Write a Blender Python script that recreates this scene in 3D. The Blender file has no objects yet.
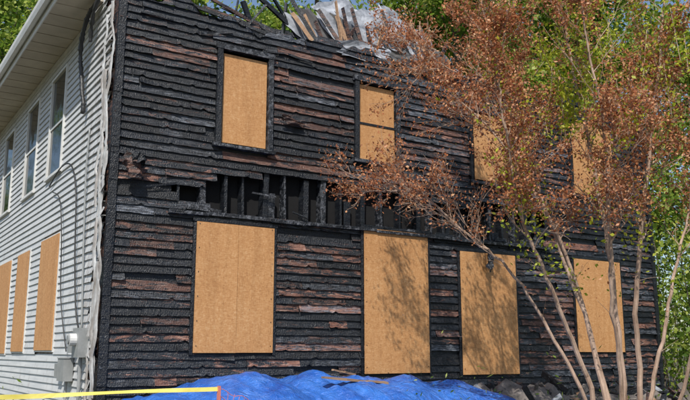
import bpy, math, random
import numpy as np
from mathutils import Vector, Matrix
random.seed(7); rng=np.random.default_rng(7)
S=bpy.context.scene
# ------------------------------------------------------------------ helpers
class MB:
    def __init__(s): s.v=[];s.f=[];s.m=[];s.c=[]
    def face(s,vs,mi=0,col=(0,0,0,1)):
        b=len(s.v); s.v.extend([tuple(q) for q in vs]); s.f.append(tuple(range(b,b+len(vs)))); s.m.append(mi); s.c.append(col)
    def box(s,lo,hi,mi=0,col=(0,0,0,1),M=None,jit=0):
        x0,y0,z0=lo;x1,y1,z1=hi
        P=[Vector(q) for q in [(x0,y0,z0),(x1,y0,z0),(x1,y1,z0),(x0,y1,z0),(x0,y0,z1),(x1,y0,z1),(x1,y1,z1),(x0,y1,z1)]]
        if jit: P=[q+Vector([random.uniform(-jit,jit) for _ in range(3)]) for q in P]
        if M is not None: P=[M@q for q in P]
        b=len(s.v); s.v.extend([tuple(q) for q in P])
        for f in [(0,3,2,1),(4,5,6,7),(0,1,5,4),(1,2,6,5),(2,3,7,6),(3,0,4,7)]:
            s.f.append(tuple(b+i for i in f)); s.m.append(mi); s.c.append(col)
    def grid(s,P,nx,ny,mi=0,col=(0,0,0,1)):
        b=len(s.v); s.v.extend([tuple(q) for q in P])
        for j in range(ny-1):
            for i in range(nx-1):
                a=b+j*nx+i; s.f.append((a,a+1,a+nx+1,a+nx)); s.m.append(mi); s.c.append(col)
    def tube(s,pts,rad,n=6,mi=0,col=(0,0,0,1)):
        pts=[Vector(p) for p in pts]; b=len(s.v); L=len(pts)
        for i,p in enumerate(pts):
            d=(pts[min(i+1,L-1)]-pts[max(i-1,0)])
            if d.length<1e-6: d=Vector((0,0,1))
            d.normalize(); a=d.cross(Vector((0.31,0.87,0.13)))
            if a.length<.1: a=d.cross(Vector((1,0,0)))
            a.normalize(); c=d.cross(a); r=rad[i] if hasattr(rad,'__len__') else rad
            for k in range(n):
                t=2*math.pi*k/n; s.v.append(tuple(p+a*(r*math.cos(t))+c*(r*math.sin(t))))
        for i in range(L-1):
            for k in range(n):
                k2=(k+1)%n; s.f.append((b+i*n+k,b+i*n+k2,b+(i+1)*n+k2,b+(i+1)*n+k)); s.m.append(mi); s.c.append(col)
        s.f.append(tuple(b+k for k in range(n))[::-1]); s.m.append(mi); s.c.append(col)
        s.f.append(tuple(b+(L-1)*n+k for k in range(n))); s.m.append(mi); s.c.append(col)
    def leaves(s,C,size,mi=1,asp=.55,up=.3):
        C=np.asarray(C,float); n=len(C)
        if n==0: return
        u=rng.normal(size=(n,3)); u/=np.linalg.norm(u,axis=1)[:,None]
        w=rng.normal(size=(n,3)); w[:,2]+=up*2; v=np.cross(u,w); v/=np.linalg.norm(v,axis=1)[:,None]+1e-9
        sz=(size*rng.uniform(.6,1.35,n))[:,None]
        P=np.stack([C-u*sz*.5,C+v*sz*asp*.5-u*sz*.05,C+u*sz*.5,C-v*sz*asp*.5-u*sz*.05],1).reshape(-1,3)
        b=len(s.v); s.v.extend(map(tuple,P.tolist()))
        s.f.extend([(b+4*i,b+4*i+1,b+4*i+2,b+4*i+3) for i in range(n)]); s.m.extend([mi]*n); s.c.extend([(0,0,0,1)]*n)
    def obj(s,name,mats,parent=None,smooth=False,attr=False):
        me=bpy.data.meshes.new(name); me.from_pydata(s.v,[],s.f)
        for m in mats: me.materials.append(m)
        me.polygons.foreach_set('material_index',s.m)
        if smooth: me.polygons.foreach_set('use_smooth',[True]*len(s.f))
        if attr:
            a=me.attributes.new('tint','FLOAT_COLOR','FACE'); a.data.foreach_set('color',[x for c in s.c for x in c])
        me.update(); o=bpy.data.objects.new(name,me); S.collection.objects.link(o)
        if parent: o.parent=parent
        return o
def empty(name):
    o=bpy.data.objects.new(name,None); S.collection.objects.link(o); return o
class NT:
    def __init__(s,name):
        s.m=bpy.data.materials.new(name); s.m.use_nodes=True; s.t=s.m.node_tree; s.b=s.t.nodes['Principled BSDF']; s.out=s.t.nodes['Material Output']
        s.tc=s.t.nodes.new('ShaderNodeTexCoord')
    def n(s,t,**k):
        x=s.t.nodes.new('ShaderNode'+t)
        for a,b in k.items():
            if a in x.inputs: x.inputs[a].default_value=b
            else: setattr(x,a,b)
        return x
    def l(s,a,b): s.t.links.new(a,b)
    def map(s,scale,rot=(0,0,0),loc=(0,0,0)):
        m=s.n('Mapping'); m.inputs['Scale'].default_value=scale; m.inputs['Rotation'].default_value=rot; m.inputs['Location'].default_value=loc; s.l(s.tc.outputs['Object'],m.inputs['Vector']); return m.outputs[0]
    def noise(s,vec,scale,detail=4,rough=.55,dist=0):
        x=s.n('TexNoise'); x.inputs['Scale'].default_value=scale;x.inputs['Detail'].default_value=detail;x.inputs['Roughness'].default_value=rough;x.inputs['Distortion'].default_value=dist
        if vec is not None: s.l(vec,x.inputs['Vector'])
        return x.outputs['Fac']
    def ramp(s,fac,stops,interp='LINEAR'):
        r=s.n('ValToRGB'); r.color_ramp.interpolation=interp; e=r.color_ramp.elements
        while len(e)<len(stops): e.new(.5)
        for i,(p,c) in enumerate(stops): e[i].position=p; e[i].color=(*c,1) if len(c)==3 else c
        s.l(fac,r.inputs[0]); return r.outputs[0]
    def mix(s,fac,a,b,bt='MIX'):
        x=s.n('MixRGB'); x.blend_type=bt
        for i,q in ((0,fac),(1,a),(2,b)):
            if isinstance(q,(int,float)): x.inputs[i].default_value=q
            elif isinstance(q,tuple): x.inputs[i].default_value=(*q,1)
            else: s.l(q,x.inputs[i])
        return x.outputs[0]
    def math(s,op,a,b=0.):
        x=s.n('Math'); x.operation=op
        for i,q in ((0,a),(1,b)):
            if isinstance(q,(int,float)): x.inputs[i].default_value=q
            else: s.l(q,x.inputs[i])
        return x.outputs[0]
    def bump(s,h,st=.5,d=.01):
        x=s.n('Bump'); x.inputs['Strength'].default_value=st; x.inputs['Distance'].default_value=d; s.l(h,x.inputs['Height']); s.l(x.outputs[0],s.b.inputs['Normal'])
    def col(s,c):
        if isinstance(c,tuple): s.b.inputs['Base Color'].default_value=(*c,1)
        else: s.l(c,s.b.inputs['Base Color'])
    def rough(s,r):
        if isinstance(r,float): s.b.inputs['Roughness'].default_value=r
        else: s.l(r,s.b.inputs['Roughness'])
# ------------------------------------------------------------------ materials
def mat_char(name,attr=True,brown=.0,ash=0):
    m=NT(name); o=m.tc.outputs['Object']
    base=m.ramp(m.noise(m.map((1.2,1.2,5)),3,3,.65),[(.25,(.003,.004,.006)),(.55,(.007,.009,.013)),(.8,(.03,.035,.043))])
    n1=m.noise(m.map((1.0,1.0,5.5)),2.6,5,.82,1.0)
    if attr:
        at=m.n('Attribute'); at.attribute_name='tint'; sp=m.n('SeparateColor'); m.l(at.outputs['Color'],sp.inputs[0])
        R,G,B=sp.outputs[0],sp.outputs[1],sp.outputs[2]
        br=m.ramp(m.noise(m.map((2,2,18)),2,4,.75),[(.28,(.032,.016,.013)),(.43,(.11,.047,.032)),(.56,(.19,.088,.06)),(.70,(.38,.27,.22))])
        mask=m.ramp(m.math('ADD',n1,m.math('MULTIPLY',m.math('SUBTRACT',R,.5),.22)),[(.54,(0,0,0)),(.59,(1,1,1))])
        c=m.mix(m.math('MULTIPLY',mask,.93),base,br)
        g=m.noise(m.map((2.0,2.0,22),loc=(7,0,3)),3.1,4,.75)
        gm=m.ramp(m.math('ADD',g,m.math('MULTIPLY',m.math('SUBTRACT',B,.5),.22)),[(.56,(0,0,0)),(.72,(1,1,1))])
        c=m.mix(m.math('MULTIPLY',gm,.75),c,(.16,.175,.205))
        hs=m.n('HueSaturation'); m.l(c,hs.inputs['Color']); m.l(m.math('ADD',m.math('MULTIPLY',G,1.1),.45),hs.inputs['Value']); c=hs.outputs[0]
    else: c=base if not brown else m.mix(m.ramp(n1,[(.45,(0,0,0)),(.6,(1,1,1))]),base,(.10*brown,.05*brown,.035*brown))
    if ash: c=m.mix(m.ramp(m.noise(m.map((3,3,3)),5,3,.7),[(.48,(0,0,0)),(.7,(1,1,1))]),c,(ash*.9,ash*.95,ash*1.08))
    m.col(c); m.rough(m.ramp(m.noise(m.map((1,1,4)),6,1),[(.3,(.26,.26,.26)),(.7,(.6,.6,.6))]))
    v=m.n('TexVoronoi'); v.feature='DISTANCE_TO_EDGE'; v.inputs['Scale'].default_value=38; m.l(m.map((1.0,1.0,.6)),v.inputs['Vector'])
    h=m.math('ADD',m.math('MULTIPLY',m.math('MINIMUM',v.outputs['Distance'],.14),4.),m.math('MULTIPLY',m.noise(m.map((3,3,25)),3,4,.65),2.0))
    m.bump(h,.6,.009); return m.m
CH=mat_char('charred_siding'); CW=mat_char('charred_wood',False); CB=mat_char('scorched_wood',False,1.6); CA=mat_char('ashen_wood',False,0,.15)
def mat_osb():
    m=NT('osb_board'); o=m.tc.outputs['Object']
    nz=m.n('TexNoise'); nz.inputs['Scale'].default_value=5; m.l(o,nz.inputs['Vector'])
    def vor(sc,rot,s):
        v=m.n('TexVoronoi'); mp=m.map(sc,rot); mm=m.mix(.06,mp,nz.outputs['Color'],'ADD'); v.inputs['Scale'].default_value=s; m.l(mm,v.inputs['Vector']); 
        q=m.n('SeparateColor'); m.l(v.outputs['Color'],q.inputs[0]); return q.outputs[0]
    a=vor((1,1,3.2),(0,.5,0),27); b=vor((2.8,1,1),(0,.35,0),25); c=vor((1,1,2.4),(0,-.9,0),34)
    f=m.math('MULTIPLY',m.math('ADD',m.math('ADD',a,b),c),.333)
    big=m.noise(o,1.3,5,.6)
    f=m.math('ADD',f,m.math('MULTIPLY',m.math('SUBTRACT',big,.5),.5))
    col=m.ramp(f,[(.05,(.36,.17,.062)),(.36,(.46,.225,.083)),(.62,(.51,.265,.105)),(.95,(.58,.34,.16))])
    st=m.ramp(m.noise(m.map((7,7,.5)),1.5,3,.6),[(.45,(1,1,1)),(.8,(.82,.79,.75))])
    col=m.mix(1.,col,st,'MULTIPLY')
    m.col(col); m.rough(.72); m.bump(m.noise(o,70,2),.15,.003); return m.m
OSB=mat_osb()
def mat_simple(name,c1,c2,sc=4,rough=.6,stretch=(1,1,1),bump=.2,bsc=30,metal=0):
    m=NT(name); m.col(m.ramp(m.noise(m.map(stretch),sc,5,.62),[(.3,c1),(.7,c2)])); m.rough(rough); m.b.inputs['Metallic'].default_value=metal
    m.bump(m.noise(m.tc.outputs['Object'],bsc,3),bump,.01); return m.m
def mat_white():
    m=NT('vinyl_siding'); o=m.tc.outputs['Object']
    c=m.ramp(m.noise(m.map((1,.4,6)),2.5,5,.6),[(.3,(.44,.455,.465)),(.7,(.58,.585,.58))])
    sp=m.n('SeparateXYZ'); m.l(o,sp.inputs[0])
    g=m.ramp(m.math('MULTIPLY',sp.outputs[1],1/2.2),[(0,(1,1,1)),(1,(0,0,0))])
    st=m.ramp(m.math('ADD',m.noise(m.map((3,3,.7)),3,5,.7),m.math('MULTIPLY',g,.2)),[(.56,(0,0,0)),(.78,(1,1,1))])
    c=m.mix(m.math('MULTIPLY',st,.7),c,(.20,.16,.13))
    m.col(c); m.rough(.5); return m.m
VW=mat_white()
TRIMW=mat_simple('white_trim',(.52,.52,.51),(.66,.66,.64),3,.5)
SOFF=mat_simple('soffit_beige',(.38,.33,.26),(.52,.46,.37),2,.6)
GREY=mat_simple('meter_grey',(.20,.21,.21),(.30,.31,.31),5,.45)
BLK=mat_simple('cable_black',(.01,.01,.01),(.03,.03,.03),5,.5)
CORE=mat_simple('core_black',(.002,.002,.003),(.006,.006,.007),5,.95)  # near-black backing wall behind the stud band and siding gaps
SHING=mat_simple('roof_shingle',(.05,.05,.055),(.12,.115,.11),12,.9)
SHEET=mat_simple('torn_sheathing',(.08,.09,.11),(.42,.44,.48),3.6,.7,(1,1,1),.5,9)
LUM=mat_simple('lumber',(.20,.11,.06),(.42,.27,.16),3,.75,(.6,6,6))
RUB=mat_simple('rubble',(.05,.045,.04),(.22,.19,.17),5,.9,(1,1,1),.6,20)
BRICK=mat_simple('foundation_block',(.10,.09,.085),(.2,.18,.17),6,.9)
def mat_glass():
    m=NT('window_glass'); m.col((.012,.016,.02)); m.rough(.08); m.b.inputs['IOR'].default_value=1.45
    m.bump(m.noise(m.tc.outputs['Object'],1.5,2),.25,.05); return m.m
GL=mat_glass()
def mat_tarp():
    m=NT('blue_tarp'); o=m.tc.outputs['Object']
    m.col(m.ramp(m.noise(o,3,5),[(.3,(.012,.08,.38)),(.7,(.045,.19,.62))])); m.rough(.3)
    h=m.math('ADD',m.noise(o,5,6,.6,1.6),m.math('MULTIPLY',m.noise(o,22,3,.5,1),.25)); m.bump(h,.9,.09); return m.m
TARP=mat_tarp()
def mat_leaf(name,stops,trans=.35):
    m=NT(name); g=m.n('NewGeometry'); c=m.ramp(g.outputs['Random Per Island'],stops); m.col(c); m.rough(.5); m.b.inputs['Specular IOR Level'].default_value=.35
    if trans:
        t=m.n('BsdfTranslucent'); m.l(c,t.inputs['Color']); x=m.n('MixShader'); x.inputs[0].default_value=trans
        m.l(m.b.outputs[0],x.inputs[1]); m.l(t.outputs[0],x.inputs[2]); m.l(x.outputs[0],m.out.inputs[0])
    return m.m
RED=mat_leaf('dried_leaf',[(0,(.18,.055,.025)),(.35,(.40,.135,.055)),(.7,(.55,.235,.10)),(1,(.64,.37,.20))],.35)
YG=mat_leaf('fresh_leaf',[(0,(.20,.28,.02)),(.5,(.42,.48,.03)),(1,(.62,.60,.07))],.5)
GRN=mat_leaf('tree_leaf',[(0,(.05,.11,.015)),(.3,(.14,.24,.03)),(.7,(.30,.40,.055)),(1,(.52,.56,.15))],.5)
BARK=mat_simple('crape_bark',(.18,.11,.07),(.46,.33,.25),3,.7,(4,4,.8),.4,25)
BARK2=mat_simple('tree_bark',(.06,.045,.035),(.14,.11,.09),5,.9,(4,4,.8),.8,15)
GRD=mat_simple('yard_ground',(.04,.05,.02),(.12,.10,.06),1.2,.95,(1,1,1),.6,8)
YEL=mat_simple('tape_yellow',(.55,.46,.08),(.72,.63,.16),6,.4)
ORG=mat_simple('orange_plastic',(.55,.14,.11),(.66,.24,.19),3,.5)
# ------------------------------------------------------------------ house
W=11.9; D=11.0; ZT=6.72
house=empty('burned_house')
up_open=[(1.6,2.41,4.68,6.18),(4.12,4.93,4.78,6.15),(6.7,7.78,4.72,6.05),(9.42,10.64,4.76,6.33)]
low=[(1.29,2.55,1.58,3.46),(4.22,5.56,1.25,3.61),(6.3,7.66,1.2,3.37),(9.3,10.7,1.59,3.43)]
b=MB()
b.box((.03,.16,.5),(W-.03,.22,ZT-.12))
b.box((.03,.221,.5),(.12,D,6.75)); b.box((W-.12,.221,.5),(W-.03,D,6.3)); b.box((.121,D-.1,.5),(W-.121,D,6.7))
b.obj('wall_core',[CORE],house)
b=MB(); b.box((.0,.0,-.1),(W,D,.5)); b.obj('foundation',[BRICK],house)
patches=[(2.5,4.1,5.7,6.05,1),(2.6,4.0,5.15,5.5,.9),(2.5,4.0,4.5,4.9,.7),(2.6,4.2,1.2,3.3,.65),(.2,1.2,5.85,6.05,.7),(.3,1.2,1.6,3.4,.3),(5.6,6.3,1.3,3.4,.6),(7.7,9.3,1.2,3.2,.55),(10.7,11.9,1.2,3.5,.45),(5.0,6.6,4.9,5.6,.5),(1.3,2.6,1.0,1.5,.55),(2.5,4.1,6.3,6.5,.6),(5.0,6.6,5.9,6.1,.6)]
def brown(x,z):
    p=.10
    for x0,x1,z0,z1,q in patches:
        if x0<=x<=x1 and z0<=z<=z1: p=max(p,q)
    return p
b=MB(); EXP=.118; z=.55
def topz(x): return 6.62+.10*math.sin(x*2.1)+.07*math.sin(x*7.3+1)+.04*math.sin(x*19)
BZ0,BZ1=3.60,4.30
def band_lo(x): return BZ0 if .9<x<8.6 else 9
def band_hi(x): return BZ1+.07*math.sin(x*5)-max(0,(1.9-x))*.45+(.12 if 4.2<x<5.2 else 0)
while z<6.85:
    x=0.0
    while x<W-.01:
        L=random.choice([.3,.6,1.0,1.7,2.6])*random.uniform(.7,1.2); x1=min(W,x+L)
        segs=[(x,x1)]
        for (a,c,z0,z1) in up_open:
            if z+EXP>z0-.02 and z<z1+.02:
                ns=[]
                for s0,s1 in segs:
                    if s1<=a or s0>=c: ns.append((s0,s1)); continue
                    if s0<a: ns.append((s0,a))
                    if s1>c: ns.append((c,s1))
                segs=ns
        for s0,s1 in segs:
            if s1-s0<.03: continue
            cx=(s0+s1)/2
            if random.random()<.035: continue
            if z>band_lo(cx)-.03 and z+EXP*.6<band_hi(cx)+random.uniform(-.1,.06): continue
            pb=brown(cx,z+EXP/2)
            R=random.uniform(.55,1.0) if random.random()<pb else random.uniform(0,.45)
            col=(R,random.random(),random.random()**1.5,1)
            n=max(2,int((s1-s0)/.05)+1); xs=np.linspace(s0+.0015,s1-.0015,n)
            tilt=random.uniform(-.004,.004) if random.random()<.9 else random.uniform(-.02,.02)
            oy=random.uniform(-.005,.005); curl0=random.choice([0,0,0,.01,.02,.04]); curl1=random.choice([0,0,0,.01,.02,.04])
            P0=[];P1=[];P2=[]; wob=random.uniform(0,6)
            for i,xx in enumerate(xs):
                t=i/(n-1); e=curl0*math.exp(-(xx-s0)*9)+curl1*math.exp(-(s1-xx)*9)
                zb=z+tilt*(t-.5)*2+random.gauss(0,.0016)+.0025*math.sin(xx*11+wob)
                if random.random()<.035: zb+=random.uniform(.01,.03)
                zt=z+EXP+.012
                if zt>topz(xx)+.1: zt=min(zt,topz(xx)+.1); zb=min(zb,zt-.002)
                yy=-.034+oy-e*.8+random.gauss(0,.001)
                P0.append((xx,yy+.016,zb)); P1.append((xx,yy,zb)); P2.append((xx,-.004+oy*.3,zt))
            if P2[n//2][2]-P1[n//2][2]<.01: continue
            b.grid(P0+P1+P2,n,3,0,col)
        x=x1
    z+=EXP
b.obj('charred_siding',[CH],house,attr=True)
b=MB()
def sheath(x0,x1,z0,z1):
    if x1>x0 and z1>z0: b.box((x0,.012,z0),(x1,.03,z1))
xs=[0.01]+sorted([q for o in up_open for q in o[:2]])+[W-.01]
for i in range(len(xs)-1):
    a,c=xs[i],xs[i+1]; z0,z1=BZ1+.03,6.6
    if i%2==1:
        o=up_open[i//2]; sheath(a,c,z0,o[2]); sheath(a,c,o[3],z1)
    else: sheath(a,c,z0,z1)
sheath(.01,W-.01,.5,3.58); sheath(.01,.9,3.58,BZ1+.03); sheath(8.6,W-.01,3.58,BZ1+.03)
b.obj('wall_sheathing',[CW],house)
b=MB()
x=.98
while x<8.6:
    w=random.choice([.04,.05,.09]); h=random.uniform(-.02,.05)
    M=Matrix.Translation((x,0,3.62))@Matrix.Rotation(random.uniform(-.04,.04),4,'Y')
    b.box((0,-.012+random.uniform(0,.02),0),(w,.15,.7+h),random.choice([0,1]),jit=.006,M=M)
    if random.random()<.4: b.box((x+.1,.03,3.63),(x+random.uniform(.18,.3),.06,3.63+random.uniform(.12,.5)),random.choice([0,1,0]),jit=.012)
    x+=random.uniform(.26,.42)
x=.85
while x<8.6:
    L=random.uniform(.5,1.1); zz=3.585+random.uniform(-.012,.012)
    b.box((x,-.085-random.uniform(0,.02),zz-.03),(min(x+L,8.62)-.01,.012,zz+.02),1,jit=.008); x+=L
x=.9
while x<8.6:
    L=random.uniform(.15,.5)
    if random.random()<.6: b.box((x,-.06,3.62),(x+L,-.03,3.62+random.uniform(.03,.10)),random.choice([0,1]),jit=.012)
    x+=L
b.obj('exposed_framing',[CW,CA,CB],house,attr=True)
b=MB()
for xx in (-.015,W-.09):
    zz=.5
    while zz<6.5:
        L=random.uniform(.4,1.2); b.box((xx,-.055,zz),(xx+.11,.0,min(6.6,zz+L)-.006),0,jit=.006); zz+=L
b.obj('corner_board',[CW],house)
fr=MB(); bd=MB()
for k,(x0,x1,z0,z1) in enumerate(up_open):
    t=.075
    fr.box((x0-t,-.075,z0),(x0+.01,.14,z1),0,jit=.005); fr.box((x1-.01,-.075,z0),(x1+t,.14,z1),1,jit=.005)
    fr.box((x0-t-.02,-.085,z1+.003),(x1+t+.02,.14,z1+.09),1,jit=.006)
    fr.box((x0-t-.04,-.11,z0-.06),(x1+t+.04,.14,z0-.003),1,jit=.006)
    if k==1:
        zm=z0+(z1-z0)*.47
        bd.box((x0+.03,-.02,z0+.02),(x1-.03,-.005,zm-.02)); bd.box((x0+.03,-.012,zm+.02),(x1-.03,.003,z1-.03)); fr.box((x0+.012,-.03,zm-.018),(x1-.012,.1,zm+.018),0)
    elif k==0: bd.box((x0+.045,-.018,z0+.03),(x1-.02,-.003,z1-.05))
    else: bd.box((x0+.0,-.095,z0+.02),(x1,-.082,z1-.04))
for k,(x0,x1,z0,z1) in enumerate(low):
    if k==0:
        xm=x0+.66; bd.box((x0,-.066,z0),(xm-.0015,-.054,z1),jit=.002); bd.box((xm+.0015,-.066,z0+.004),(x1,-.054,z1-.004),jit=.002)
    else: bd.box((x0,-.066,z0),(x1,-.054,z1),jit=.004)
    fr.box((x0-.05,-.05,z0-.03),(x0-.004,-.02,z1+.03),0,jit=.004); fr.box((x1+.004,-.05,z0-.03),(x1+.05,-.02,z1+.03),0,jit=.004)
    fr.box((x0-.06,-.06,z1+.006),(x1+.06,-.02,z1+.06),0,jit=.004)
    for zz in np.arange(z0+.1,z1,.35):
        for xx in (x0+.04,x1-.04): fr.box((xx-.006,-.072,zz-.006),(xx+.006,-.0695,zz+.006),0)
fr.obj('window_frames',[CW,CA],house); bd.obj('window_boards',[OSB],house)
b=MB()
def crumple(M,w,h,mi,amp=.05,n=10,col=(0,0,0,1),bb=None):
    ph=[random.uniform(0,6) for _ in range(6)]; P=[]
    for j in range(n):
        for i in range(n):
            u=i/(n-1)-.5;v=j/(n-1)-.5
            ex=1+.10*math.sin(v*9+ph[0])+.07*math.sin(v*23+ph[1])+random.gauss(0,.02); ey=1+.10*math.sin(u*11+ph[2])+random.gauss(0,.02)
            zz=amp*(math.sin(u*7+v*4+ph[3])+.6*math.sin(v*12-u*5+ph[4]))+random.gauss(0,amp*.10)
            P.append(M@Vector((u*w*ex,v*h*ey,zz)))
    (bb or b).grid(P,n,n,mi,col)
def TR(loc,rx=0,ry=0,rz=0): return Matrix.Translation(loc)@Matrix.Rotation(rz,4,'Z')@Matrix.Rotation(ry,4,'Y')@Matrix.Rotation(rx,4,'X')
crumple(TR((.30,-.16,4.12),1.2,.5,.2),.36,.3,1,.04)
crumple(TR((.36,-.12,4.28),.9,.2,.5),.22,.26,0,.05)
crumple(TR((2.85,-.09,5.22),1.3,.1,.1),.42,.12,1,.02)
crumple(TR((6.95,-.14,3.22),1.45,.3,.3),.18,.34,3,.03)
for i in range(20):
    xx=random.uniform(.3,11.5); zz=random.choice([random.uniform(1.2,1.5),random.uniform(3.6,4.55),random.uniform(6.3,6.5),random.uniform(2,3)])
    if any(a-.5<xx<c+.5 and z0-.1<zz<z1+.1 for a,c,z0,z1 in up_open+low): continue
    b.box((-random.uniform(.1,.4),-.012,-.012),(random.uniform(.1,.3),.0,.014),random.choice([0,0,3]),M=TR((xx,-.045,zz),0,random.uniform(-.3,.3)),jit=.008)
b.obj('hanging_debris',[CW,CB,SHEET,CA,LUM],house)
# ---- side wall (x=0) white siding
up_s=[(2.85,3.85,4.7,6.42),(4.95,5.95,4.68,6.4),(7.45,8.45,4.68,6.38),(9.4,10.3,4.68,6.38)]
lo_s=[(2.5,3.78,1.62,3.5),(4.78,5.85,1.6,3.46),(6.55,7.85,1.56,3.44),(9.0,10.0,1.56,3.44)]
b=MB(); E=.112; z=.55
while z<6.9:
    ends=.12+.11*math.sin(z*3.1)+random.uniform(0,.12)
    if random.random()<.15: ends+=random.uniform(.1,.35)
    segs=[(ends,D)]
    for (a,c,z0,z1) in up_s+lo_s:
        if z+E>z0 and z<z1:
            ns=[]
            for s0,s1 in segs:
                if s1<=a or s0>=c: ns.append((s0,s1)); continue
                if s0<a: ns.append((s0,a))
                if s1>c: ns.append((c,s1))
            segs=ns
    for s0,s1 in segs:
        n=max(2,int((s1-s0)/(.05 if s0<2 else .4))+1); P=[[],[],[]]
        for yy in np.linspace(s0,s1,n):
            near=math.exp(-(yy)*2.6); dz=random.gauss(0,.014)*near-.06*near*(math.sin(z*9)*.5+.5)
            cu=near*.07*(.5+.5*math.sin(z*17))+ .004*math.sin(yy*1.7+z)
            P[0].append((-.002,yy,z+.003+dz)); P[1].append((-.028-cu,yy,z+dz)); P[2].append((-.004-cu*.5,yy,z+E+.004+dz))
        b.grid(P[0]+P[1]+P[2],n,3,0)
    z+=E
b.obj('vinyl_siding',[VW],house)
b=MB(); b.box((.002,.03,.5),(.028,D,6.85)); b.obj('side_sheathing',[CB],house)
b=MB()
def strip(y0,z0,z1,w,out,ph,mi=0):
    n=int((z1-z0)/.08)+2; P=[[],[],[]]
    for zz in np.linspace(z0,z1,n):
        o=out*(.4+.6*math.sin(zz*2.3+ph)**2)+random.gauss(0,.006); yy=y0+.05*math.sin(zz*3.7+ph)+.03*math.sin(zz*11+ph)
        ww=w*(.55+.45*abs(math.sin(zz*2.9+ph*2)))
        P[0].append((-.03-o*.6,yy-ww/2,zz)); P[1].append((-.045-o,yy,zz)); P[2].append((-.03-o*.3,yy+ww/2,zz))
    m=len(P[0]); b.grid(P[0]+P[1]+P[2],m,3,mi)
strip(.10,1.0,4.4,.12,.05,.3); strip(.07,4.0,6.6,.07,.05,2.1); strip(.24,1.8,5.6,.07,.06,1.2); strip(.02,.7,2.8,.12,.07,4.); strip(.4,3.6,6.5,.05,.04,5.); strip(.33,.6,2.2,.05,.03,2.7)
b.obj('melted_corner_trim',[VW],house,smooth=True)
fr=MB(); gl=MB(); bd=MB()
for (a,c,z0,z1) in up_s:
    t=.05
    fr.box((-.05,a-t,z0-.05),(.0,a,z1+.05),0); fr.box((-.05,c,z0-.05),(.0,c+t,z1+.05),0)
    fr.box((-.055,a-t,z1+.052),(.0,c+t,z1+.10),0); fr.box((-.07,a-t-.02,z0-.10),(.0,c+t+.02,z0-.052),0)
    zm=(z0+z1)/2; fr.box((-.03,a+.002,zm-.022),(.0,c-.002,zm+.022),0)
    gl.box((-.012,a+.003,z0-.045),(-.004,c-.003,z1+.045))
for (a,c,z0,z1) in lo_s:
    bd.box((-.055,a,z0),(-.040,c,z1),jit=.003)
    fr.box((-.038,a-.03,z0-.03),(.0,a+.02,z1+.03),0); fr.box((-.038,c-.02,z0-.03),(.0,c+.03,z1+.03),0); fr.box((-.038,a+.021,z1-.01),(.0,c-.021,z1+.03),0); fr.box((-.038,a+.021,z0-.03),(.0,c-.021,z0+.01),0)
fr.obj('side_window_frames',[TRIMW],house); gl.obj('window_glass',[GL],house); bd.obj('side_window_boards',[OSB],house)
b=MB(); OV=-.68
for i in range(46):
    y0=.75+i*.225
    b.box((OV+.02,y0+.004,6.86+.008*(i%2)),(-.03,y0+.221,6.88+.008*(i%2)),0)
b.box((OV,.72,6.80),(OV+.018,D+.3,7.02),1)
b.box((-.028,.72,6.80),(-.008,D,6.86),1)
prof=[(0,0),(0,-.09),(-.04,-.13),(-.10,-.13),(-.125,-.06),(-.13,0),(-.12,0.0),(-.09,-.11),(-.03,-.11),(-.01,0)]
for k in range(len(prof)-1):
    (xa,za),(xb,zb)=prof[k],prof[k+1]
    b.face([(OV-.003+xa,.7,7.02+za),(OV-.003+xb,.7,7.02+zb),(OV-.003+xb,D+.3,7.02+zb),(OV-.003+xa,D+.3,7.02+za)],1)
b.box((0,1.4,0),(2.0,D+.3,.05),2,M=TR((OV-.06,0,7.03),0,-math.radians(20),0))
b.obj('eave_and_roof',[SOFF,TRIMW,SHING],house)
# collapsed roof remains
b=MB()
def stick(p,q,w=.05,mi=0,h=None):
    p=Vector(p);q=Vector(q);d=q-p;L=d.length;M=Matrix.Translation(p)@d.to_track_quat('X','Z').to_matrix().to_4x4()
    n=max(2,int(L/.3)); h=h or w*2
    for i in range(n):
        k=1-.15*random.random(); b.box((L*i/n,-w/2*k,-h/2*k),(L*(i+1)/n-.001,w/2*k,h/2*k),mi,M=M,jit=w*.08)
stick((1.3,.4,6.55),(4.2,2.6,8.0)); stick((1.9,.2,7.6),(3.9,.5,6.6),.045); stick((2.2,1.4,7.6),(4.3,1.0,6.9),.04,4)
stick((2.8,.3,6.5),(3.0,.5,7.5),.04); stick((3.2,1.4,6.4),(2.5,1.2,7.7),.05); stick((1.5,2.6,7.8),(4.4,2.2,7.6),.05); stick((3.5,.2,6.5),(4.6,1.9,8.1),.05)
stick((5.8,.3,6.4),(5.2,1.2,7.9),.05); stick((6.4,.3,6.4),(7.4,2,7.6),.05); stick((7.8,.1,6.5),(8.2,.4,7.1),.04); stick((4.0,.1,6.75),(6.4,-.1,6.7),.05,1)
stick((1.0,.35,7.0),(2.6,.15,6.68),.03); stick((8.6,.3,6.4),(9.6,2,7.2),.05)
stick((1.4,.3,6.95),(3.6,.2,6.62),.035,1); stick((1.1,1.5,7.3),(3.8,1.3,7.35),.05)
stick((2.0,.6,6.6),(2.6,1.6,7.9),.03); stick((2.9,.8,7.7),(3.9,1.2,6.9),.03); stick((1.7,.8,7.4),(3.2,.9,7.0),.03,1)
for i in range(26): 
    x=random.uniform(1.2,9); stick((x,random.uniform(0,.4),6.5),(x+random.uniform(-.5,.5),random.uniform(.1,.8),6.6+random.uniform(.1,.6)),.02,random.choice([0,0,4]),.04)
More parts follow.
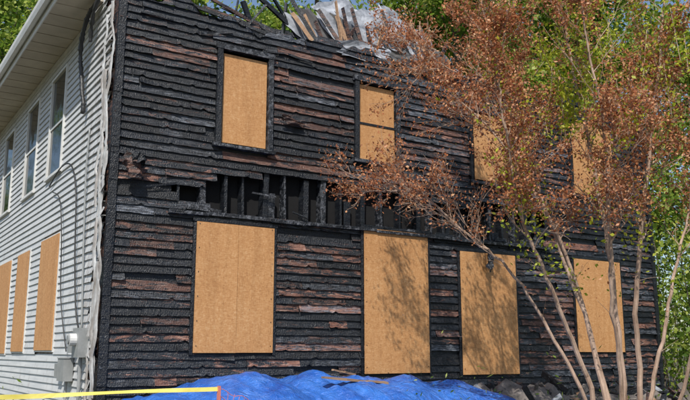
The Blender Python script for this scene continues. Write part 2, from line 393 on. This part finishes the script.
for loc,rx,ry,rz,w,h,mi,am in [((3.35,.30,6.95),1.25,-.95,.25,.35,1.0,2,.02),((3.65,.35,7.05),1.25,-.8,.2,.35,1.1,3,.02),((3.95,.30,7.05),1.2,-.6,.15,.3,1.1,2,.02),((4.25,.32,7.1),1.2,-.65,.15,.3,1.1,3,.02),
    ((4.65,.35,7.15),1.1,-.45,.1,.7,1.05,2,.035),((5.15,.30,7.05),1.15,-.2,.0,.6,.9,3,.04),((5.0,.55,7.6),1.0,-.5,.2,1.1,.9,2,.04),((5.75,.35,7.15),1.1,.25,.0,.8,1.0,2,.05),
    ((4.9,.12,6.78),1.35,.05,.1,1.5,.3,1,.04),((6.4,.4,7.0),1.2,.5,.2,.9,.8,3,.05),((4.4,.9,7.8),.9,-.5,.4,1.2,.8,2,.04),((5.9,.9,7.9),.9,.3,.1,1.1,.8,2,.05),((7.1,.5,6.85),1.1,.3,.2,.9,.6,2,.05),((6.6,1.0,7.5),.9,.2,.3,1.0,.6,2,.05),
    ((4.4,.02,6.75),1.3,-.1,.05,1.3,.35,2,.03),((5.4,-.02,6.72),1.3,.1,.05,1.2,.3,3,.03)]:
    crumple(TR(loc,rx,ry,rz),w,h,mi,am)
for i in range(26):
    x=random.uniform(3.3,6.8); stick((x,.05,6.6),(x+random.uniform(-.6,.7),.3,7.2+random.uniform(0,.6)),.02,random.choice([1,1,0,5]),.07)
b.obj('collapsed_roof_debris',[CW,CB,SHEET,SHING,CA,LUM],house)
b=MB()
def cab(pts,r=.012,mi=0,n=6,var=0):
    P=[Vector(p) for p in pts]; out=[]
    for i in range(len(P)-1):
        p0=P[max(i-1,0)];p1=P[i];p2=P[i+1];p3=P[min(i+2,len(P)-1)]
        for k in range(8):
            t=k/8; out.append(.5*((2*p1)+(p2-p0)*t+(2*p0-5*p1+4*p2-p3)*t*t+(3*p1-p0-3*p2+p3)*t**3))
    out.append(P[-1]); b.tube(out,[r*(1+random.uniform(-var,var)) for _ in out] if var else r,n,mi)
cab([(-.05,3.5,4.45),(-.07,2.6,4.62),(-.07,1.9,4.5),(-.06,1.55,4.0),(-.06,1.35,3.0),(-.06,1.1,2.2),(-.05,.85,1.85)],.012)
cab([(-.05,3.2,4.3),(-.08,2.5,4.05),(-.08,2.2,3.4),(-.07,2.0,2.4),(-.06,1.5,1.6)],.009)
cab([(-.04,1.05,4.9),(-.06,1.02,4.2),(-.05,.95,3.2),(-.05,.75,1.9)],.014,1)
cab([(-.12,.70,6.84),(-.17,.95,6.74),(-.18,1.15,6.62),(-.17,1.38,6.42),(-.15,1.48,6.2),(-.13,1.47,6.0),(-.12,1.42,5.8),(-.12,1.33,5.55),(-.10,1.28,5.35),(-.10,1.30,5.2)],.034,0,7,.35)
cab([(-.12,.5,6.95),(-.16,.75,6.7),(-.13,1.0,6.5),(-.11,1.08,6.3)],.03,0,7,.4)
b.obj('service_cables',[BLK,GREY],house,smooth=True)
b=MB()
b.box((-.16,.45,1.52),(-.03,.78,1.92),0); b.tube([(-.16,.61,1.76),(-.25,.61,1.76)],.085,16,1); b.tube([(-.25,.61,1.76),(-.27,.61,1.76)],.06,16,0)
b.box((-.13,.95,1.58),(-.03,1.15,1.85),0); b.tube([(-.08,.6,1.52),(-.08,.6,.6)],.025,8,0)
b.obj('electric_meter',[GREY,TRIMW],house)
b=MB(); b.box((-.17,1.15,1.18),(-.03,1.5,1.5),0); b.box((-.18,1.14,1.50),(-.03,1.51,1.515),0); b.box((-.12,1.7,1.22),(-.03,1.9,1.42),0); b.tube([(-.08,1.3,1.18),(-.08,1.3,.5)],.02,8,0)
b.obj('utility_box',[GREY],house)
# ------------------------------------------------------------------ tarp + debris
def lerp(xs,ys,x): return float(np.interp(x,xs,ys))
b=MB(); nx,ny=180,60; P=[]
kx=[-.9,-.3,.4,1.1,1.5,1.9,2.25,2.7,3.3,4.4,5.2,5.9,6.4]; kz=[.2,.82,1.04,1.24,1.30,1.27,1.17,1.29,1.22,1.20,1.12,.85,.2]
for j in range(ny):
    v=j/(ny-1); y=-.25-v*3.2
    for i in range(nx):
        u=i/(nx-1); x=-.9+7.3*u+.12*math.sin(v*9)
        h=lerp(kx,kz,x); pr=lerp([0,.12,.3,.5,.75,1],[.85,.97,1.0,.86,.5,.03],v+.05*math.sin(x*3.1))
        z=h*pr+.04*math.sin(x*6+v*5)*math.sin(v*11+x)
        q=abs(math.sin(x*4.1+v*7+1.3*math.sin(v*6)))**.6; z+=.04*(q-.5)
        q=abs(math.sin(x*9.3-v*13+2*math.sin(x*1.7)))**.5; z+=.022*(q-.5)
        z+=.010*math.sin(x*31+4*math.sin(v*8)); P.append((x,y,max(.02,z+random.gauss(0,.003))))
b.grid(P,nx,ny); b.obj('blue_tarp',[TARP],smooth=True)
b=MB()
stick((2.5,-1.6,1.26),(3.6,-1.5,1.17),.10,0,.03); stick((2.9,-1.2,1.35),(3.4,-1.0,1.27),.05,0,.03); stick((4.4,-.9,1.22),(5.0,-1.1,1.19),.06,1,.03)
b.obj('loose_planks',[LUM,CW])
b=MB()
for i in range(560):
    x=random.uniform(5.3,11.5); y=-random.uniform(.15,2.6); top=(1.2 if x<7.8 else 1.0)*(1-abs(y+.9)/2.6); z=random.uniform(.0,1)*top
    s=random.uniform(.06,.3); mi=random.choice([0,0,0,1,1,2,3,4])
    b.box((-s,-random.uniform(.02,.06),-.015),(s,random.uniform(.03,.07),.02),mi,M=TR((x,y,z),random.uniform(-1.5,1.5),random.uniform(-.9,.9),random.uniform(0,3)),jit=.02)
nx,ny=50,20;P=[]
for j in range(ny):
    for i in range(nx):
        x=5.0+6.8*i/(nx-1); y=-.1-2.9*j/(ny-1); P.append((x,y,max(-.02,(1.05 if x<7.5 else .85)*(1-abs(y+.9)/2.1)*min(1,(11.8-x)*1.2)*(1 if x>5.4 else .5)+random.gauss(0,.05))))
b.grid(P,nx,ny,0); b.obj('debris_pile',[RUB,CW,LUM,SHEET,CB])
# ------------------------------------------------------------------ caution tape, stake, net
b=MB()
def tape(p,q,sag,w=.045,tw=0):
    n=80;A=[];B=[]
    for i in range(n):
        t=i/(n-1); c=Vector(p).lerp(Vector(q),t); c.z-=sag*4*t*(1-t); a=tw*math.sin(t*9)+.25*math.sin(t*31)
        c.z+=.004*math.sin(t*23)
        d=Vector((0,math.sin(a),math.cos(a)))*w/2; A.append(c-d);B.append(c+d)
    b.grid(A+B,n,2,0)
tape((-6,-4.2,1.35),(-.5,-5,1.325),.04,.032,.7)
b.obj('caution_tape',[YEL])
b=MB(); b.box((-.508,-5.02,0),(-.492,-4.985,1.345),0,jit=.002); b.obj('tape_stake',[ORG])
b=MB()
for k in range(6):
    z0=1.32-.06*k; b.tube([(-.5+t*.8,-5+.1*t,z0-.12*t-.05*math.sin(t*3.1)+.012*math.sin(t*30+k)) for t in np.linspace(0,1,24)],.0025,4,0)
for k in range(14):
    t=k/13; b.tube([(-.5+t*.8+.02*math.sin(s*6+k),-5+.1*t,1.32-.12*t-.05*math.sin(t*3.1)-.3*s) for s in np.linspace(0,1,8)],.002,4,0)
b.obj('orange_barrier_net',[ORG])
# ------------------------------------------------------------------ crape myrtle
Rv=Vector((math.sin(math.radians(57)),-math.cos(math.radians(57)),0)); Fv=Vector((math.cos(math.radians(57)),math.sin(math.radians(57)),0))
base=Vector((5.35,-4.0,0))
def cw(px,py,dep): # tree sketched in metres around its own base
    return base+Rv*((px-618)/77.)*(1+dep*.09)+Fv*dep+Vector((0,0,1.6+(352-py)/77.*(1+dep*.09)))
T=MB(); red=[];yg=[]
def catm(P,sub=5):
    out=[]
    for i in range(len(P)-1):
        p0=P[max(i-1,0)];p1=P[i];p2=P[i+1];p3=P[min(i+2,len(P)-1)]
        for k in range(sub):
            t=k/sub; out.append(.5*((2*p1)+(p2-p0)*t+(2*p0-5*p1+4*p2-p3)*t*t+(3*p1-p0-3*p2+p3)*t**3))
    out.append(P[-1]); return out
def rv(s=1): return Vector((random.gauss(0,s),random.gauss(0,s),random.gauss(0,s)))
def twig(p,d,L,r,lev,den=1.):
    n=4+lev*2; pts=[p.copy()]; d=d.normalized()
    for i in range(n):
        d=(d+rv(.13)+Vector((0,0,.03))).normalized(); pts.append(pts[-1]+d*(L/n))
    T.tube(pts,[max(.0018,r*(1-.65*i/n)) for i in range(n+1)],4 if lev<2 else 5,0)
    if lev==0:
        dens=den*random.choice([.2,.7,1.1,1.3])
        for q in pts[1:]:
            k=7 if q.z>3.4 else (4 if q.z>3.0 else 1)
            for _ in range(k):
                if random.random()<dens*.78: red.append(q+rv(.05))
        return
    for k in range(3+lev*2):
        i=random.randint(1,n); q=pts[i]
        twig(q,d+rv(.45)+Vector((0,0,.08)),L*random.uniform(.4,.62),r*.5,lev-1,den)
stems=[
 ([(606,475),(596,400),(572,330),(545,270),(520,215),(505,150),(495,90),(488,30)],[0,0,-.1,-.3,-.5,-.7,-.8,-.9],.038,1.),
 ([(602,475),(588,400),(558,330),(520,270),(480,238),(440,205),(405,192)],[0,0,.1,.1,.0,-.1,-.2],.03,.38),
 ([(620,475),(624,400),(628,300),(624,200),(613,100),(602,0),(598,-60)],[0,0,.2,.4,.5,.6,.6],.046,1.1),
 ([(628,475),(640,400),(641,300),(654,200),(670,100),(682,0),(690,-60)],[0,0,-.1,-.2,-.3,-.4,-.5],.042,1.1),
 ([(612,475),(610,400),(597,300),(573,200),(556,120),(538,30),(530,-40)],[0,.1,.4,.8,1.1,1.3,1.4],.038,1.1),
 ([(630,475),(650,400),(672,330),(695,260),(720,190),(740,100)],[0,0,.1,.3,.4,.5],.034,1.),
 ([(634,475),(672,400),(688,330),(715,240),(745,150)],[0,-.2,-.5,-.8,-1],.03,.9),
 ([(615,475),(613,400),(590,260),(540,150),(485,85),(450,40)],[0,.1,.5,.7,.8,.8],.032,.85),
 ([(622,475),(618,390),(606,300),(600,220),(590,120),(575,20),(570,-50)],[0,-.2,-.5,-.8,-1.1,-1.2,-1.3],.032,1.1)]
for pl,dp,r,dn in stems:
    P=catm([cw(p[0],p[1],q) for p,q in zip(pl,dp)],6)
    P=[q+rv(.010) for q in P]; n=len(P)
    T.tube(P,[r*(1-.75*i/(n-1)) for i in range(n)],8,0)
    for i in range(int(n*.30),n):
        d=(P[min(i+1,n-1)]-P[i-1]).normalized(); t=i/(n-1)
        if P[i].z<2.8: 
            if random.random()<.3: twig(P[i],d+rv(.5),.3,.004,0)
            continue
        a=random.uniform(0,6.28); side=(Rv*math.cos(a)+Fv*math.sin(a)*.8)
        twig(P[i],d*.9+side*.8+Vector((0,0,.05)),random.uniform(.5,1.0)*(1 if t<.8 else .75),r*(1-.72*t)*.4,2 if random.random()<.5 else 1,dn)
    twig(P[-1],(P[-1]-P[-3]),.5,r*.22,1,dn)
    for i in range(int(n*.35),n):
        if P[i].z>2.5 and (r>.031):
            for _ in range(random.choice([0,16,46]) if r>.037 else random.choice([0,0,16])): yg.append(P[i]+rv(.14)+Vector((0,0,.02)))
for px,py,dx,dz in [(440,200,-1,.1),(405,192,-1,.05),(395,190,-1,.15),(470,65,-1,.2),(450,40,-1,.4),(450,40,-.6,-.2),(460,60,-1,0),(500,120,-1,.2),(520,130,-1,.4),(430,50,-.5,.6)]:
    twig(cw(px,py,random.uniform(-.3,.4)),Rv*dx+Vector((0,0,dz))+rv(.12),random.uniform(.6,.85),.008,2,.6)
for k in range(60):
    c=cw(random.uniform(545,700),random.uniform(-30,150),random.uniform(-1,1.2)); d=Vector((0,0,1))+rv(.25)
    pts=[c+d*(.06*i) for i in range(10)]; T.tube(pts,[.005]*10,4,0)
    for q in pts:
        for _ in range(7): yg.append(q+rv(.06))
T.leaves([tuple(q) for q in red],.043,1,.55); T.leaves([tuple(q) for q in yg],.058,2,.6)
T.obj('crape_myrtle_tree',[BARK,RED,YG],smooth=False)
# ------------------------------------------------------------------ background trees
def bgtree(name,H,Rc,seed,nl,ls):
    random.seed(seed); t=MB(); ends=[]
    tr=[Vector((0,0,0))]
    for i in range(8): tr.append(tr[-1]+Vector((random.gauss(0,.18),random.gauss(0,.18),H*.11)))
    t.tube(tr,[H*.018*(1-.09*i) for i in range(9)],8,0)
    def br(p,d,L,r,lev):
        pts=[p];d=d.normalized()
        for i in range(5): d=(d+rv(.14)+Vector((0,0,.05))).normalized(); pts.append(pts[-1]+d*L/5)
        t.tube(pts,[r*(1-.15*i) for i in range(6)],5,0)
        ends.append(pts[-1]); ends.append(pts[3])
        if lev>0:
            for k in range(3): br(pts[random.randint(2,5)],d+rv(.6),L*.6,r*.5,lev-1)
    for k in range(16):
        i=random.randint(2,8); a=random.uniform(0,6.28); f=1-.5*abs(i-4)/4
        br(tr[i],Vector((math.cos(a),math.sin(a),.45)),Rc*.7*f,H*.006,2)
    C=[]; per=max(4,nl//len(ends))
    for e in ends:
        if random.random()<.18: continue
        s=random.uniform(.3,.65)*Rc/4; k=int(per*random.uniform(.3,1.9))
        q=rng.normal(size=(k,3))*np.array([s,s,s*.55])+np.array(e); C.append(q)
    t.leaves(np.concatenate(C),ls,1,.65,.9); return t.obj(name,[BARK2,GRN])
t1=bgtree('deciduous_tree',19,5.0,3,22000,.22); t2=bgtree('deciduous_tree',16,4.4,5,20000,.20); t3=bgtree('deciduous_tree',22,5.5,9,24000,.24)
def place(o,x,y,s,r):
    o.location=(x,y,0); o.scale=(s,s,s); o.rotation_euler=(0,0,r)
def inst(src,x,y,s,r):
    o=bpy.data.objects.new('deciduous_tree',src.data); S.collection.objects.link(o); place(o,x,y,s,r)
place(t1,4.5,17,1,0); place(t2,10.5,16,1.05,1); place(t3,16,21,1,2)
for a in [(t2,-1.5,22,1.1,.5),(t3,0.5,29,1.1,4),(t1,8,26,1.15,2.2),(t1,15.5,11,.95,4.4),(t2,18,5,.95,2.9),(t3,24,14,1,1.2),(t2,21.5,-1,.9,.2),(t3,30,20,1.1,2.6),(t2,27,5,1,1.9),(t1,22,9,1.1,3.1),(t3,34,6,1,.3),(t2,17.5,15.5,1.1,5.5),(t1,25,1,1,4.1)]: inst(*a)
t=MB(); C=[];random.seed(12)
for k in range(170):
    if k<85: x=random.uniform(13,23);y=random.uniform(-3,7);h=random.uniform(.8,5.2)
    else: x=random.uniform(18,34); y=(x-12)*.69+random.uniform(-5,3); h=random.uniform(2.5,9)
    t.tube([(x,y,0),(x+random.gauss(0,.2),y,h*.6),(x+random.gauss(0,.4),y,h)],[.03,.02,.006],4,0)
    C.append(rng.normal(size=(200,3))*(np.array([.5,.5,.5]) if k<85 else np.array([.8,.8,1.0]))+np.array([x,y,h]))
t.leaves(np.concatenate(C),.15,1,.6,.5); t.obj('understory_shrubs',[BARK2,GRN])
t=MB(); C=np.column_stack([rng.uniform(-1.3,-.1,900),rng.uniform(1.5,9,900),rng.gamma(2,.15,900)]); t.leaves(C,.10,0,.3,.2)
C=np.column_stack([rng.uniform(3.0,12,3000),rng.uniform(-3.4,-2.2,3000),rng.gamma(2,.2,3000)]); t.leaves(C,.08,0,.3,.2)
t.obj('weeds',[GRN])
b=MB(); nn=40; P=[]
for j in range(nn):
    for i in range(nn):
        x=(i/(nn-1)-.5); y=(j/(nn-1)-.5); P.append((x*abs(x)*3200,y*abs(y)*3200,-.02))
b.grid(P,nn,nn); b.obj('ground',[GRD])
# ------------------------------------------------------------------ light, sky, camera
sd=Vector((-.85,-1,1.5)).normalized()
L=bpy.data.lights.new('sun','SUN'); L.energy=5; L.angle=math.radians(.5); L.color=(1,.955,.88)
lo=bpy.data.objects.new('sun',L); lo.rotation_euler=sd.to_track_quat('Z','Y').to_euler(); S.collection.objects.link(lo)
w=bpy.data.worlds.new('World'); S.world=w; w.use_nodes=True; nt=w.node_tree
sk=nt.nodes.new('ShaderNodeTexSky'); sk.sky_type='NISHITA'; sk.sun_disc=False; sk.sun_elevation=math.asin(sd.z); sk.sun_rotation=math.atan2(sd.x,sd.y)
nt.links.new(sk.outputs[0],nt.nodes['Background'].inputs[0]); nt.nodes['Background'].inputs[1].default_value=.14
cam=bpy.data.cameras.new('camera'); co=bpy.data.objects.new('camera',cam); S.collection.objects.link(co); S.camera=co
co.location=(-3.0,-10.6,1.6); co.rotation_euler=(math.radians(101),0,math.radians(-33)); cam.sensor_width=36; cam.lens=780/690*36; cam.clip_end=3000
S.view_settings.view_transform='Standard'; S.view_settings.look='None'; S.view_settings.exposure=0
